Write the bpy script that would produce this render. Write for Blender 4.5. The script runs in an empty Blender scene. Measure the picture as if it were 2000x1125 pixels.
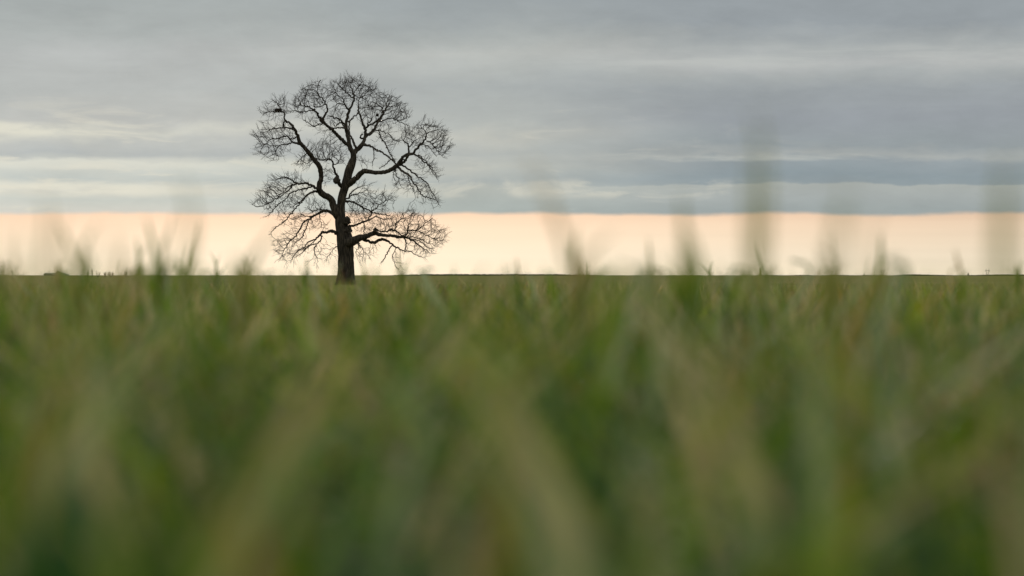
import bpy, bmesh, math, random
import numpy as np
from mathutils import Vector, kdtree, noise as mnoise

random.seed(7)
rng = np.random.default_rng(11)
scene = bpy.context.scene
COL = scene.collection
R = math.radians

# ------------------------------------------------------------------ camera numbers
W0 = 2000.0
LENS, SENSOR = 100.0, 36.0
F = LENS / SENSOR * W0            # focal length in photo pixels
H = 0.62                          # eye height in the grass
HORY = 537.5                      # horizon row in the photo
D_TREE = 180.0

def at(px, py, d):
    """world point seen at photo pixel (px, py) at distance d"""
    return Vector(((px - 1000.0) / F * d, d, H + (HORY - py) / F * d))

def lin(r, g, b):
    f = lambda c: c / 12.92 if c <= 0.04045 else ((c + 0.055) / 1.055) ** 2.4
    return (f(r / 255), f(g / 255), f(b / 255), 1.0)

# ------------------------------------------------------------------ object helpers
def tag(o, label=None, cat=None, group=None, kind=None):
    if label: o['label'] = label
    if cat: o['category'] = cat
    if group: o['group'] = group
    if kind: o['kind'] = kind
    return o

def mesh_obj(name, verts, faces, mat, parent=None, smooth=True):
    me = bpy.data.meshes.new(name)
    me.from_pydata(verts, [], faces)
    me.update()
    if smooth:
        me.polygons.foreach_set('use_smooth', [True] * len(me.polygons))
    me.materials.append(mat)
    o = bpy.data.objects.new(name, me)
    COL.objects.link(o)
    if parent is not None:
        o.parent = parent
        o.matrix_parent_inverse.identity()
    return o

def empty(name, loc):
    o = bpy.data.objects.new(name, None)
    o.empty_display_size = 0.3
    COL.objects.link(o)
    o.location = loc
    return o

class MB:
    """collects shapes for ONE mesh"""
    def __init__(self): self.v, self.f = [], []
    def add(self, vs, fs):
        n = len(self.v)
        self.v += [tuple(p) for p in vs]
        self.f += [tuple(i + n for i in q) for q in fs]
    def tube(self, pts, rad, sides=8, rough=0.0, cap=True, seed=0.0):
        pts = [Vector(p) for p in pts]
        n = len(pts)
        base = len(self.v)
        up = None
        for i in range(n):
            t = (pts[min(i + 1, n - 1)] - pts[max(i - 1, 0)])
            if t.length < 1e-9: t = Vector((0, 0, 1))
            t.normalize()
            if up is None:
                ref = Vector((0, 1, 0)) if abs(t.y) < 0.9 else Vector((1, 0, 0))
                up = (ref - t * ref.dot(t)).normalized()
            else:
                up = up - t * up.dot(t)
                if up.length < 1e-6: up = t.orthogonal()
                up.normalize()
            side = t.cross(up)
            for k in range(sides):
                a = 2 * math.pi * k / sides
                r = rad[i]
                d = up * math.cos(a) + side * math.sin(a)
                if rough:
                    q = pts[i] + d * r
                    r *= 1 + rough * (mnoise.noise(Vector((q.x * 3.1 + seed, q.y * 3.1, q.z * 1.3)))
                                      + 0.6 * mnoise.noise(Vector((q.x * 9.0, q.y * 9.0 + seed, q.z * 3.0))))
                self.v.append(tuple(pts[i] + d * r))
        for i in range(n - 1):
            for k in range(sides):
                k2 = (k + 1) % sides
                a = base + i * sides
                self.f.append((a + k, a + k2, a + sides + k2, a + sides + k))
        if cap:
            self.f.append(tuple(base + k for k in range(sides))[::-1])
            self.f.append(tuple(base + (n - 1) * sides + k for k in range(sides)))
    def box(self, x0, x1, y0, y1, z0, z1):
        self.add([(x0,y0,z0),(x1,y0,z0),(x1,y1,z0),(x0,y1,z0),(x0,y0,z1),(x1,y0,z1),(x1,y1,z1),(x0,y1,z1)],
                 [(0,3,2,1),(4,5,6,7),(0,1,5,4),(1,2,6,5),(2,3,7,6),(3,0,4,7)])
    def blob(self, c, rx, ry, rz, seed=0, nu=18, nv=11, amp=0.35, freq=2.2):
        vs, fs = [], []
        for j in range(nv + 1):
            ph = math.pi * j / nv
            for i in range(nu):
                th = 2 * math.pi * i / nu
                d = Vector((math.sin(ph) * math.cos(th), math.sin(ph) * math.sin(th), math.cos(ph)))
                k = 1 + amp * mnoise.noise(d * freq + Vector((seed, seed * 1.7, 0)))
                vs.append((c[0] + d.x * rx * k, c[1] + d.y * ry * k, c[2] + d.z * rz * k))
        for j in range(nv):
            for i in range(nu):
                i2 = (i + 1) % nu
                fs.append((j * nu + i, (j + 1) * nu + i, (j + 1) * nu + i2, j * nu + i2))
        self.add(vs, fs)
    def build(self, name, mat, parent=None, smooth=True, origin=None):
        v = self.v
        if origin is not None:
            v = [(p[0] - origin[0], p[1] - origin[1], p[2] - origin[2]) for p in v]
        return mesh_obj(name, v, self.f, mat, parent, smooth)

# ------------------------------------------------------------------ materials
def new_mat(name):
    m = bpy.data.materials.new(name)
    m.use_nodes = True
    nt = m.node_tree
    for n in list(nt.nodes): nt.nodes.remove(n)
    out = nt.nodes.new('ShaderNodeOutputMaterial')
    return m, nt, out

def noise_mat(name, stops, scale=4.0, rough=0.85, bump=0.0, stretch=(1, 1, 1), detail=6.0, spec=0.2, dist=0.02):
    m, nt, out = new_mat(name)
    N, L = nt.nodes, nt.links
    tc = N.new('ShaderNodeTexCoord'); mp = N.new('ShaderNodeMapping')
    mp.inputs['Scale'].default_value = stretch
    L.new(tc.outputs['Object'], mp.inputs['Vector'])
    nz = N.new('ShaderNodeTexNoise'); nz.inputs['Scale'].default_value = scale; nz.inputs['Detail'].default_value = detail
    L.new(mp.outputs[0], nz.inputs['Vector'])
    cr = N.new('ShaderNodeValToRGB')
    el = cr.color_ramp.elements
    while len(el) < len(stops): el.new(0.5)
    for e, (p, c) in zip(el, stops):
        e.position = p; e.color = (*c, 1)
    L.new(nz.outputs['Fac'], cr.inputs['Fac'])
    b = N.new('ShaderNodeBsdfPrincipled')
    b.inputs['Roughness'].default_value = rough
    b.inputs['Specular IOR Level'].default_value = spec
    L.new(cr.outputs['Color'], b.inputs['Base Color'])
    if bump:
        bp = N.new('ShaderNodeBump'); bp.inputs['Strength'].default_value = bump; bp.inputs['Distance'].default_value = dist
        L.new(nz.outputs['Fac'], bp.inputs['Height']); L.new(bp.outputs[0], b.inputs['Normal'])
    L.new(b.outputs[0], out.inputs['Surface'])
    return m

M_bark = noise_mat('oak_bark', [(0.3, (0.012, 0.010, 0.008)), (0.5, (0.034, 0.028, 0.021)), (0.7, (0.085, 0.068, 0.050))],
                   scale=7.0, rough=0.95, bump=1.0, stretch=(1.6, 1.6, 0.35), dist=0.05)
M_twig = noise_mat('twig_bark', [(0.35, (0.020, 0.015, 0.012)), (0.65, (0.04, 0.03, 0.023))], scale=2.0, rough=0.9)
M_ground = noise_mat('field_soil_and_green', [(0.32, (0.105, 0.110, 0.036)), (0.5, (0.135, 0.130, 0.050)), (0.68, (0.18, 0.155, 0.075))],
                     scale=0.06, rough=1.0, stretch=(0.35, 1, 1), detail=10.0, spec=0.0)
M_wood_far = noise_mat('woodland_leaf', [(0.35, (0.05, 0.06, 0.05)), (0.65, (0.085, 0.09, 0.075))], scale=0.05, rough=1.0, spec=0.0)
M_shrub = noise_mat('shrub_twigs', [(0.35, (0.17, 0.135, 0.085)), (0.65, (0.25, 0.20, 0.13))], scale=1.0, rough=0.95)
M_wall = noise_mat('weathered_cladding', [(0.35, (0.10, 0.115, 0.11)), (0.65, (0.16, 0.175, 0.165))], scale=0.6, rough=0.9)
M_roof = noise_mat('weathered_roof', [(0.35, (0.07, 0.085, 0.075)), (0.65, (0.12, 0.13, 0.115))], scale=0.8, rough=0.9)
M_steel = noise_mat('galvanised_steel', [(0.35, (0.16, 0.15, 0.14)), (0.65, (0.24, 0.23, 0.21))], scale=0.5, rough=0.7)
M_conifer = noise_mat('conifer_needles', [(0.35, (0.02, 0.03, 0.02)), (0.65, (0.045, 0.055, 0.035))], scale=1.0, rough=1.0)
M_pole = noise_mat('creosoted_wood', [(0.35, (0.06, 0.045, 0.03)), (0.65, (0.11, 0.085, 0.06))], scale=3.0, rough=0.95)

def grass_material(name, attr=None, col=None):
    m, nt, out = new_mat(name)
    N, L = nt.nodes, nt.links
    if attr:
        a = N.new('ShaderNodeAttribute'); a.attribute_name = attr
        csock = a.outputs['Color']
    else:
        tc = N.new('ShaderNodeTexCoord'); nz = N.new('ShaderNodeTexNoise'); nz.inputs['Scale'].default_value = 9.0
        L.new(tc.outputs['Object'], nz.inputs['Vector'])
        mx = N.new('ShaderNodeMix'); mx.data_type = 'RGBA'
        mx.inputs['A'].default_value = (*[c * 0.75 for c in col], 1); mx.inputs['B'].default_value = (*[c * 1.25 for c in col], 1)
        L.new(nz.outputs['Fac'], mx.inputs['Factor'])
        csock = mx.outputs['Result']
    b = N.new('ShaderNodeBsdfPrincipled')
    b.inputs['Roughness'].default_value = 0.5
    b.inputs['Specular IOR Level'].default_value = 0.4
    L.new(csock, b.inputs['Base Color'])
    tr = N.new('ShaderNodeBsdfTranslucent')
    hs = N.new('ShaderNodeHueSaturation'); hs.inputs['Saturation'].default_value = 1.1; hs.inputs['Value'].default_value = 1.15
    L.new(csock, hs.inputs['Color']); L.new(hs.outputs['Color'], tr.inputs['Color'])
    mix = N.new('ShaderNodeMixShader'); mix.inputs['Fac'].default_value = 0.5
    L.new(b.outputs[0], mix.inputs[1]); L.new(tr.outputs[0], mix.inputs[2])
    L.new(mix.outputs[0], out.inputs['Surface'])
    return m

M_grass = grass_material('grass_blades', attr='tint')

# ------------------------------------------------------------------ world: sky with a cloud deck over a clear warm strip
SUN_AZ, SUN_EL = R(-4.5), R(9.0)        # azimuth from +Y (negative = left), elevation

def build_world():
    w = bpy.data.worlds.new('World'); scene.world = w
    w.use_nodes = True
    nt = w.node_tree; N, L = nt.nodes, nt.links
    for n in list(N): N.remove(n)
    out = N.new('ShaderNodeOutputWorld'); bg = N.new('ShaderNodeBackground')
    L.new(bg.outputs[0], out.inputs['Surface'])
    def math_(op, a, b=None, c=None, clamp=False):
        n = N.new('ShaderNodeMath'); n.operation = op; n.use_clamp = clamp
        for i, v in enumerate((a, b, c)):
            if v is None: continue
            if isinstance(v, (int, float)): n.inputs[i].default_value = v
            else: L.new(v, n.inputs[i])
        return n.outputs[0]
    def sstep(x, a, b):
        n = N.new('ShaderNodeMapRange'); n.interpolation_type = 'SMOOTHSTEP'
        L.new(x, n.inputs['Value']); n.inputs['From Min'].default_value = a; n.inputs['From Max'].default_value = b
        return n.outputs['Result']
    def noise_(sx, sy, off, detail=5.0, rough=0.55, dist=0.0):
        cv = N.new('ShaderNodeCombineXYZ')
        L.new(math_('MULTIPLY', az, sx), cv.inputs[0]); L.new(math_('MULTIPLY', el, sy), cv.inputs[1]); cv.inputs[2].default_value = off
        nz = N.new('ShaderNodeTexNoise'); nz.inputs['Scale'].default_value = 1.0
        nz.inputs['Detail'].default_value = detail; nz.inputs['Roughness'].default_value = rough; nz.inputs['Distortion'].default_value = dist
        L.new(cv.outputs[0], nz.inputs['Vector'])
        return math_('SUBTRACT', nz.outputs['Fac'], 0.5)
    def ramp(x, stops):
        cr = N.new('ShaderNodeValToRGB'); e = cr.color_ramp.elements
        stops = sorted(((max(0.0, min(1.0, (HORY - py) / 555.5)), c) for py, c in stops), key=lambda s: s[0])
        while len(e) < len(stops): e.new(0.5)
        for q, (p, c) in zip(e, stops): q.position = p; q.color = lin(*c)
        L.new(x, cr.inputs['Fac'])
        return cr.outputs['Color']
    def mixc(f, a, b, mode='MIX'):
        n = N.new('ShaderNodeMix'); n.data_type = 'RGBA'; n.blend_type = mode
        if isinstance(f, (int, float)): n.inputs['Factor'].default_value = f
        else: L.new(f, n.inputs['Factor'])
        for s, v in (('A', a), ('B', b)):
            if isinstance(v, tuple): n.inputs[s].default_value = v
            else: L.new(v, n.inputs[s])
        return n.outputs['Result']
    tc = N.new('ShaderNodeTexCoord'); sp = N.new('ShaderNodeSeparateXYZ')
    L.new(tc.outputs['Generated'], sp.inputs[0])
    az = math_('ARCTAN2', sp.outputs[0], sp.outputs[1])
    el = math_('ARCSINE', sp.outputs[2])
    # cloud layers: the layering by elevation is bent by stretched noise
    warp = math_('ADD', math_('MULTIPLY', noise_(14.0, 34.0, 3.1, 3.0), 0.016), math_('MULTIPLY', noise_(48.0, 120.0, 9.7, 5.0, 0.6), 0.0095))
    keep = sstep(el, 0.018, 0.05)
    elw = math_('ADD', el, math_('MULTIPLY', warp, keep))
    t = math_('DIVIDE', elw, 0.1)
    left = ramp(t, [(0, (168,174,173)), (60, (174,179,177)), (110, (183,186,184)), (190, (184,187,184)), (235, (190,191,186)),
                    (255, (206,206,196)), (272, (192,194,189)), (300, (182,186,184)), (311, (190,193,188)), (318, (213,214,203)), (338, (204,207,199)),
                    (352, (197,202,196)), (372, (219,217,204)), (392, (206,209,200)), (414, (214,212,201)), (425, (222,214,202))])
    mid = ramp(t, [(0, (158,165,167)), (50, (163,169,169)), (80, (172,177,175)), (112, (185,188,184)), (140, (178,182,179)), (180, (170,175,174)),
                   (235, (180,184,180)), (262, (192,193,185)), (298, (181,185,181)), (328, (190,192,184)), (352, (176,182,179)), (365, (184,188,181)), (398, (176,183,178)), (420, (172,180,175))])
    right = ramp(t, [(0, (150,157,161)), (45, (152,159,163)), (85, (168,173,173)), (115, (178,181,180)), (142, (168,173,173)), (175, (156,162,165)),
                     (235, (152,158,163)), (290, (150,158,161)), (308, (164,169,168)), (318, (149,158,162)), (345, (144,156,161)), (361, (147,158,162)), (364, (172,177,173)),
                     (385, (168,174,172)), (408, (160,168,167)), (420, (158,167,166))])
    clouds = mixc(sstep(az, -0.135, 0.0), left, mid)
    clouds = mixc(sstep(az, -0.02, 0.085), clouds, right)
    # fine streaks and wisps
    st = math_('ADD', math_('MULTIPLY', noise_(16.0, 90.0, 21.0, 6.0, 0.6, 0.5), 0.24), math_('ADD', math_('MULTIPLY', noise_(50.0, 170.0, 5.0, 6.0, 0.62, 0.5), 0.12), math_('MULTIPLY', noise_(30.0, 55.0, 65.0, 5.0, 0.6, 0.4), 0.22)))
    st = math_('ADD', st, 1.0)
    cb = N.new('ShaderNodeCombineXYZ')
    for i in range(3): L.new(st, cb.inputs[i])
    clouds = mixc(1.0, clouds, cb.outputs[0], 'MULTIPLY')
    # pale torn wisps lit from behind
    wn = sstep(noise_(26.0, 150.0, 40.0, 6.0, 0.6, 0.8), 0.05, 0.22)
    wn = math_('MULTIPLY', wn, sstep(el, 0.075, 0.03))
    wn = math_('MULTIPLY', wn, sstep(az, 0.16, -0.16))
    clouds = mixc(math_('MULTIPLY', wn, 0.75), clouds, lin(228, 223, 205))
    # lit cloud edges: cream puffs low over the gap, cream banks on the left
    def bank(e0, wd, sx, sy, off, lo, hi, a0, a1, amt, col):
        global_c = math_('ABSOLUTE', math_('SUBTRACT', math_('ADD', el, math_('MULTIPLY', noise_(40.0, 0.0, off + 3, 4.0), 0.004)), e0))
        m = sstep(global_c, wd, wd * 0.25)
        m = math_('MULTIPLY', m, sstep(noise_(sx, sy, off, 6.0, 0.6, 0.4), lo, hi))
        m = math_('MULTIPLY', m, sstep(az, a0, a1))
        return mixc(math_('MULTIPLY', m, amt), clouds, col)
    clouds = bank(0.0305, 0.0046, 34.0, 120.0, 90.0, -0.04, 0.15, 0.12, 0.04, 0.62, lin(214, 211, 196))
    clouds = bank(0.0410, 0.0016, 16.0, 120.0, 33.0, -0.10, 0.10, 0.17, 0.10, 0.55, lin(196, 198, 190))
    clouds = bank(0.0508, 0.0034, 20.0, 120.0, 11.0, -0.14, 0.06, -0.135, -0.17, 0.80, lin(228, 225, 208))
    clouds = bank(0.0300, 0.0034, 24.0, 130.0, 18.0, -0.12, 0.08, -0.09, -0.14, 0.70, lin(232, 228, 210))
    clouds = bank(0.0390, 0.0030, 12.0, 100.0, 27.0, -0.14, 0.06, -0.09, -0.12, 0.55, lin(222, 221, 208))
    clouds = bank(0.0760, 0.0052, 12.0, 110.0, 71.0, -0.12, 0.12, -0.02, 0.03, 0.55, lin(194, 197, 193))
    # overhead the deck is thinner and brighter
    clouds = mixc(sstep(el, 0.10, 0.9), clouds, (ZEN[0], ZEN[1], ZEN[2], 1.0))
    # clear strip under the deck: the sky texture
    sky = N.new('ShaderNodeTexSky'); sky.sky_type = 'NISHITA'; sky.sun_disc = False
    sky.sun_elevation = SUN_EL; sky.sun_rotation = SUN_AZ
    sky.air_density = 1.6; sky.dust_density = 2.5; sky.ozone_density = 1.0
    sc = N.new('ShaderNodeVectorMath'); sc.operation = 'SCALE'; sc.inputs['Scale'].default_value = SKY_S
    L.new(sky.outputs[0], sc.inputs[0])
    # the clear air near the horizon is milky: the sky seen through pale warm mist
    mist = ramp(math_('DIVIDE', el, 0.1), [(537, (255,243,214)), (500, (255,241,215)), (465, (254,235,208)), (435, (250,226,199)), (416, (244,214,188))])
    glow = sstep(math_('ABSOLUTE', math_('ADD', az, 0.075)), 0.30, 0.02)
    gm = N.new('ShaderNodeVectorMath'); gm.operation = 'SCALE'
    L.new(mist, gm.inputs[0]); L.new(math_('ADD', math_('ADD', math_('MULTIPLY', glow, 0.22), 0.82), math_('MULTIPLY', noise_(10.0, 260.0, 51.0, 4.0), 0.10)), gm.inputs['Scale'])
    strip = mixc(MIST, sc.outputs[0], gm.outputs[0])
    edge = math_('ADD', el, math_('ADD', math_('MULTIPLY', noise_(22.0, 30.0, 77.0, 4.0), 0.0030), math_('MULTIPLY', noise_(80.0, 160.0, 12.0, 4.0, 0.6), 0.0016)))
    mask = sstep(edge, 0.0203, 0.0225)
    L.new(mixc(mask, strip, clouds), bg.inputs['Color'])
    bg.inputs['Strength'].default_value = 1.0

ZEN = (1.12, 1.14, 1.06)
SKY_S = 0.05
MIST = 0.94
build_world()

sun = bpy.data.lights.new('sun', 'SUN'); sun.energy = 1.3; sun.angle = R(14); sun.color = (1.0, 0.86, 0.68)
so = bpy.data.objects.new('sun', sun); COL.objects.link(so)
sd = Vector((math.sin(SUN_AZ) * math.cos(SUN_EL), math.cos(SUN_AZ) * math.cos(SUN_EL), math.sin(SUN_EL)))
so.rotation_euler = (-sd).to_track_quat('-Z', 'Y').to_euler()
so.location = (0, 0, 30)

# ------------------------------------------------------------------ ground
def build_ground():
    vs, fs = [], []
    rads = [0, 2, 6, 15, 30, 60, 100, 140, 170, 200, 260, 400, 800, 1600, 4000, 10000, 40000]
    nseg = 96
    vs.append((0, 0, 0))
    for r in rads[1:]:
        for k in range(nseg):
            a = 2 * math.pi * k / nseg
            x, y = r * math.sin(a), r * math.cos(a)
            z = 0.03 * mnoise.noise(Vector((x * 0.15, y * 0.15, 0))) if r < 60 else 0.0
            vs.append((x, y, z))
    for k in range(nseg):
        fs.append((0, 1 + (k + 1) % nseg, 1 + k))
    for j in range(len(rads) - 2):
        for k in range(nseg):
            k2 = (k + 1) % nseg
            a, b = 1 + j * nseg, 1 + (j + 1) * nseg
            fs.append((a + k, a + k2, b + k2, b + k))
    o = mesh_obj('ground', vs, fs, M_ground)
    tag(o, 'flat olive green field running out to the straight horizon', 'field', kind='structure')
build_ground()

# ------------------------------------------------------------------ the bare oak, traced limb by limb
SC = 4.5454                         # trace units per photo pixel
def tp(x, y, dep):
    d = D_TREE + dep
    return at(470 + x / SC, 130 + y / SC, d)
U = D_TREE / F / SC                 # metres per trace unit
def q(l): return [(x, y + 954.5, *w) for x, y, *w in l]     # second tile of the trace

# name: (group, parent, end depth in metres, points (x, y, width))
PATHS = {}
def P(name, grp, par, dep, pts): PATHS[name] = (grp, par, dep, pts)

P('T', 'trunk', None, 0.2, q([(935,1010,176),(935,985,170),(935,940,160),(936,880,148),(934,780,138),(932,690,136),(928,600,140),(905,500,118),(888,420,100),(884,340,84),(893,240,72),(908,170,70)])
  + [(924,1064,72),(942,1010,76),(960,930,76),(984,862,70),(1003,810,54),(1000,765,52)])
P('A', 'A', 'T', 0.8, [(1000,775,46),(970,712,40),(956,640,34),(946,590,32),(936,540,30),(941,480,24),(955,430,22),(965,390,18),(985,340,16),(1010,290,14),(1000,240,12),(985,195,9)])
P('A1', 'A', 'A', -1.8, [(962,705,30),(920,668,31),(870,620,30),(820,570,28),(765,522,26),(718,482,24),(690,440,18),(672,402,14),(645,378,12),(600,362,10),(550,345,8),(480,350,6)])
P('A1a', 'A', 'A1', -0.6, [(728,485,18),(745,440,16),(768,390,14),(760,350,12),(735,300,11),(700,260,9),(680,220,8),(690,160,6),(710,120,5)])
P('A1b', 'A', 'A1', -2.4, [(735,500,12),(690,518,10),(650,532,9),(615,510,7),(560,480,5)])
P('A1c', 'A', 'A1', -2.6, [(660,395,9),(620,388,8),(580,402,8),(530,398,7),(490,390,6),(440,412,5)])
P('A1d', 'A', 'A1a', -2.0, [(750,335,9),(715,350,8),(665,362,8)])
P('A2', 'A', 'A', -1.6, [(934,545,14),(900,545,11),(850,546,10),(800,553,8)])
P('A2b', 'A', 'A', -1.2, [(928,520,14),(905,495,13),(870,466,11),(830,456,10),(790,440,7)])
P('A2c', 'A', 'A', 1.2, [(930,550,13),(905,512,12),(880,500,11),(850,530,9)])
P('A3', 'A', 'A', -1.0, [(962,392,12),(930,352,10),(916,312,9),(890,270,7),(850,242,6),(830,190,5)])
P('A3b', 'A', 'A', 1.4, [(950,380,11),(925,345,9),(900,330,8),(850,318,6)])
P('A4', 'A', 'A', 2.0, [(942,490,12),(975,478,11),(1010,440,10),(1045,412,10),(1045,340,8),(1050,290,7),(1090,262,5)])
P('A6', 'A', 'A', -0.8, [(1005,285,9),(960,250,8),(920,215,7),(890,180,6),(860,150,4)])
P('A7', 'A', 'A', 0.6, [(1003,240,9),(1030,200,7),(1060,160,6),(1070,120,4)])
P('A5', 'A', 'T', 1.6, [(1022,715,20),(1002,668,17),(982,630,15),(966,580,14),(960,525,12),(968,480,9)])
P('B', 'B', 'T', 1.4, [(998,785,44),(1030,738,40),(1075,697,37),(1100,650,31),(1106,595,28),(1100,545,22),(1076,480,16),(1056,420,13),(1042,360,9)])
P('B1', 'B', 'B', 2.4, [(1104,625,24),(1160,588,22),(1195,540,20),(1225,490,18),(1258,432,15),(1290,370,12),(1300,320,8),(1320,260,5)])
P('B1a', 'B', 'B1', 2.8, [(1270,420,10),(1255,385,9),(1270,350,7)])
P('B2', 'B', 'B', 0.4, [(1102,552,16),(1150,516,13),(1200,490,13),(1240,452,11),(1262,400,9)])
P('B2a', 'B', 'B2', 0.0, [(1112,545,10),(1130,505,9),(1160,480,8),(1170,450,5)])
P('B3', 'B', 'B', 3.0, [(1125,605,14),(1180,572,11),(1225,565,9),(1265,580,8),(1320,602,6)])
P('B4', 'B', 'B1', 3.4, [(1232,486,10),(1290,470,9),(1350,460,8),(1410,490,7),(1490,520,5)])
P('B5', 'B', 'B', 0.2, [(1090,640,16),(1065,632,13),(1068,612,11),(1085,600,9)])
P('B6', 'B', 'B4', 3.6, [(1350,460,7),(1395,478,6),(1450,470,6),(1500,440,4)])
P('C', 'C', 'B', -2.2, [(1090,695,22),(1125,700,17),(1165,712,15),(1208,740,14),(1258,766,13),(1310,802,12),(1352,842,12),(1378,862,11)])
P('C1', 'C', 'C', -2.5, [(1172,718,8),(1186,782,6),(1172,850,5),(1170,880,4)])
P('C2', 'C', 'B3', -2.0, [(1225,570,9),(1250,640,9),(1275,665,9),(1302,722,9),(1332,782,9),(1372,845,9)])
P('C3', 'C', 'C', -3.0, [(1330,825,8),(1300,860,7),(1265,890,6),(1230,905,4)])
P('D', 'D', 'T', -3.0, [(942,1058,56),(976,1030,54),(1020,995,50),(1060,956,46),(1100,928,43),(1160,936,38),(1230,942,36),(1310,926,37),(1370,892,40),(1410,855,34),(1442,806,27),(1490,776,25),(1533,774,20),(1570,722,17),(1620,672,15),(1645,632,13),(1652,600,10),(1625,560,7),(1600,530,5)])
P('D1', 'D', 'D', -2.2, [(1490,780,16),(1496,730,14),(1488,695,12),(1470,680,10),(1440,650,6)])
P('D1b', 'D', 'D1', -1.2, [(1495,715,10),(1530,675,8),(1565,650,6)])
P('D2', 'D', 'D', -3.4, [(1425,862,20),(1452,848,18),(1480,802,16),(1500,782,12)])
P('D3', 'D', 'D', -3.6, [(1538,776,14),(1590,810,12),(1640,850,10),(1682,892,9),(1712,950,6),(1752,1002,4)])
P('D3b', 'D', 'D', -1.8, [(1545,785,10),(1590,795,9),(1650,850,8),(1700,905,7),(1740,970,4)])
P('D4', 'D', 'D', -4.0, [(1390,888,20),(1415,905,18),(1440,932,17),(1490,962,15),(1520,1010,12),(1560,1060,11),(1580,1100,10),(1620,1154,9),(1670,1165,7),(1730,1185,5),(1760,1225,4)])
P('D5', 'D', 'D', -2.0, [(1412,872,16),(1450,885,14),(1492,912,13),(1560,962,12),(1610,1002,11),(1660,1042,9),(1690,1104,6),(1740,1174,4)])
P('D6', 'D', 'D', -2.0, [(1650,660,10),(1700,690,8),(1740,740,7),(1790,800,4)])
P('D6b', 'D', 'D', -3.6, [(1600,690,8),(1650,700,7),(1690,735,6),(1740,800,4)])
P('D7', 'D', 'D', -3.8, [(1385,890,9),(1372,940,7),(1400,1000,6),(1420,1060,4)])
P('D8', 'D', 'D', -4.4, [(1480,955,8),(1500,1020,7),(1530,1080,5),(1545,1130,4)])
P('D9', 'D', 'D', -2.6, [(1360,895,6),(1355,950,5),(1370,1010,4)])
P('E', 'E', 'T', -2.2, q([(865,380,70),(848,340,70),(820,268,64),(800,218,58),(752,194,54),(716,168,54),(696,128,50),(700,80,44),(715,40,41)])
  + [(716,980,40),(706,910,42),(682,862,40),(640,810,38),(600,760,36),(560,715,34),(525,672,31),(505,612,26),(480,566,24),(455,525,20),(420,495,16),(392,476,14),(390,430,12),(376,405,12),(340,390,10)])
P('E1', 'E', 'E', -3.6, [(478,560,14),(440,548,12),(400,540,10),(340,546,9),(290,545,8),(250,570,5)])
P('E1b', 'E', 'E1', -4.0, [(385,542,11),(380,510,10),(392,478,9)])
P('E2', 'E', 'E', -2.8, [(530,690,18),(480,678,15),(455,664,13),(430,630,12),(395,618,11),(340,636,10),(280,642,8),(230,680,7),(190,720,4)])
P('E3', 'E', 'E2', -1.2, [(460,668,11),(430,684,10),(400,690,9),(350,702,8),(312,742,7),(310,780,5)])
P('E4', 'E', 'E', -1.0, [(500,620,10),(465,640,9),(440,640,9)])
P('E5', 'E', 'E', -0.8, [(595,765,9),(560,795,8),(520,830,6),(490,860,4)])
P('E6', 'E', 'E', -3.6, [(340,392,9),(300,400,8),(240,405,6),(200,425,4)])
P('E7', 'E', 'E', -1.2, [(360,395,9),(350,360,8),(320,330,6),(290,300,4)])
P('E8', 'E', 'E3', -0.6, [(350,704,8),(310,705,7),(280,700,6),(200,690,4)])
P('F', 'F', 'T', -1.4, [(915,1085,34),(880,1045,36),(855,1012,34),(862,975,26),(845,955,20),(826,910,15),(820,862,13),(800,826,11),(750,832,8),(700,825,6)])
P('F1', 'F', 'F', -0.4, [(822,870,9),(860,862,8),(880,830,7),(900,800,5)])
P('F2', 'F', 'F', -2.2, [(800,828,8),(770,815,7),(720,828,6),(670,810,4)])
P('G', 'G', 'E', -3.4, q([(702,148,24),(672,126,21),(630,100,20),(590,80,18),(530,85,15),(470,97,13),(420,150,10),(370,190,9),(300,225,8),(230,270,7),(150,292,6),(100,272,4)]))
P('G1', 'G', 'G', -2.0, q([(640,106,14),(605,122,13),(560,130,13),(500,142,10),(440,172,10),(400,222,9),(330,272,8),(280,332,6),(220,382,4)]))
P('G2', 'G', 'E', -3.0, q([(700,158,18),(660,156,16),(620,166,15),(570,210,13),(530,260,12),(480,312,10),(430,370,9),(380,430,8),(320,470,7),(250,542,4)]))
P('G3', 'G', 'G', -4.2, q([(500,88,10),(470,66,9),(440,42,8),(390,20,6)]))
P('G4', 'G', 'G', -4.2, q([(470,97,9),(430,110,8),(380,160,7),(330,200,5)]))
P('G5', 'G', 'G2', -1.4, q([(640,160,12),(590,185,11),(545,235,9),(500,265,7),(440,300,5)]))
P('H', 'H', 'T', 2.4, q([(860,400,36),(835,362,34),(800,340,28),(750,326,25),(702,336,20),(652,370,16),(602,400,14),(556,432,12),(522,490,11),(480,560,10),(432,602,9),(400,650,7),(370,712,4)]))
P('H1', 'H', 'H', 3.4, q([(602,402,11),(592,450,10),(572,500,9),(545,560,8),(500,595,6),(470,640,4)]))
P('H2', 'H', 'H', 1.6, q([(702,340,8),(700,400,7),(720,452,5)]))
P('H3', 'H', 'H', 3.0, q([(755,326,9),(700,312,8),(640,330,7),(590,300,5)]))
P('H4', 'H', 'H', 2.0, q([(655,370,8),(600,378,7),(540,360,5)]))
P('I', 'I', 'T', -2.6, q([(870,540,36),(845,520,29),(800,506,24),(760,516,20),(722,518,18),(705,540,16),(662,580,13),(602,600,10),(560,652,9),(500,692,8),(450,762,4)]))
P('I1', 'I', 'I', -3.2, q([(705,530,12),(722,560,10),(708,592,10),(672,620,9),(602,642,8),(540,700,6),(480,740,4)]))
P('I2', 'I', 'I1', -3.0, q([(672,620,8),(650,682,7),(682,742,4)]))
P('I3', 'I', 'I', -2.0, q([(662,580,8),(640,610,7),(580,660,6),(540,665,4)]))
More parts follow.
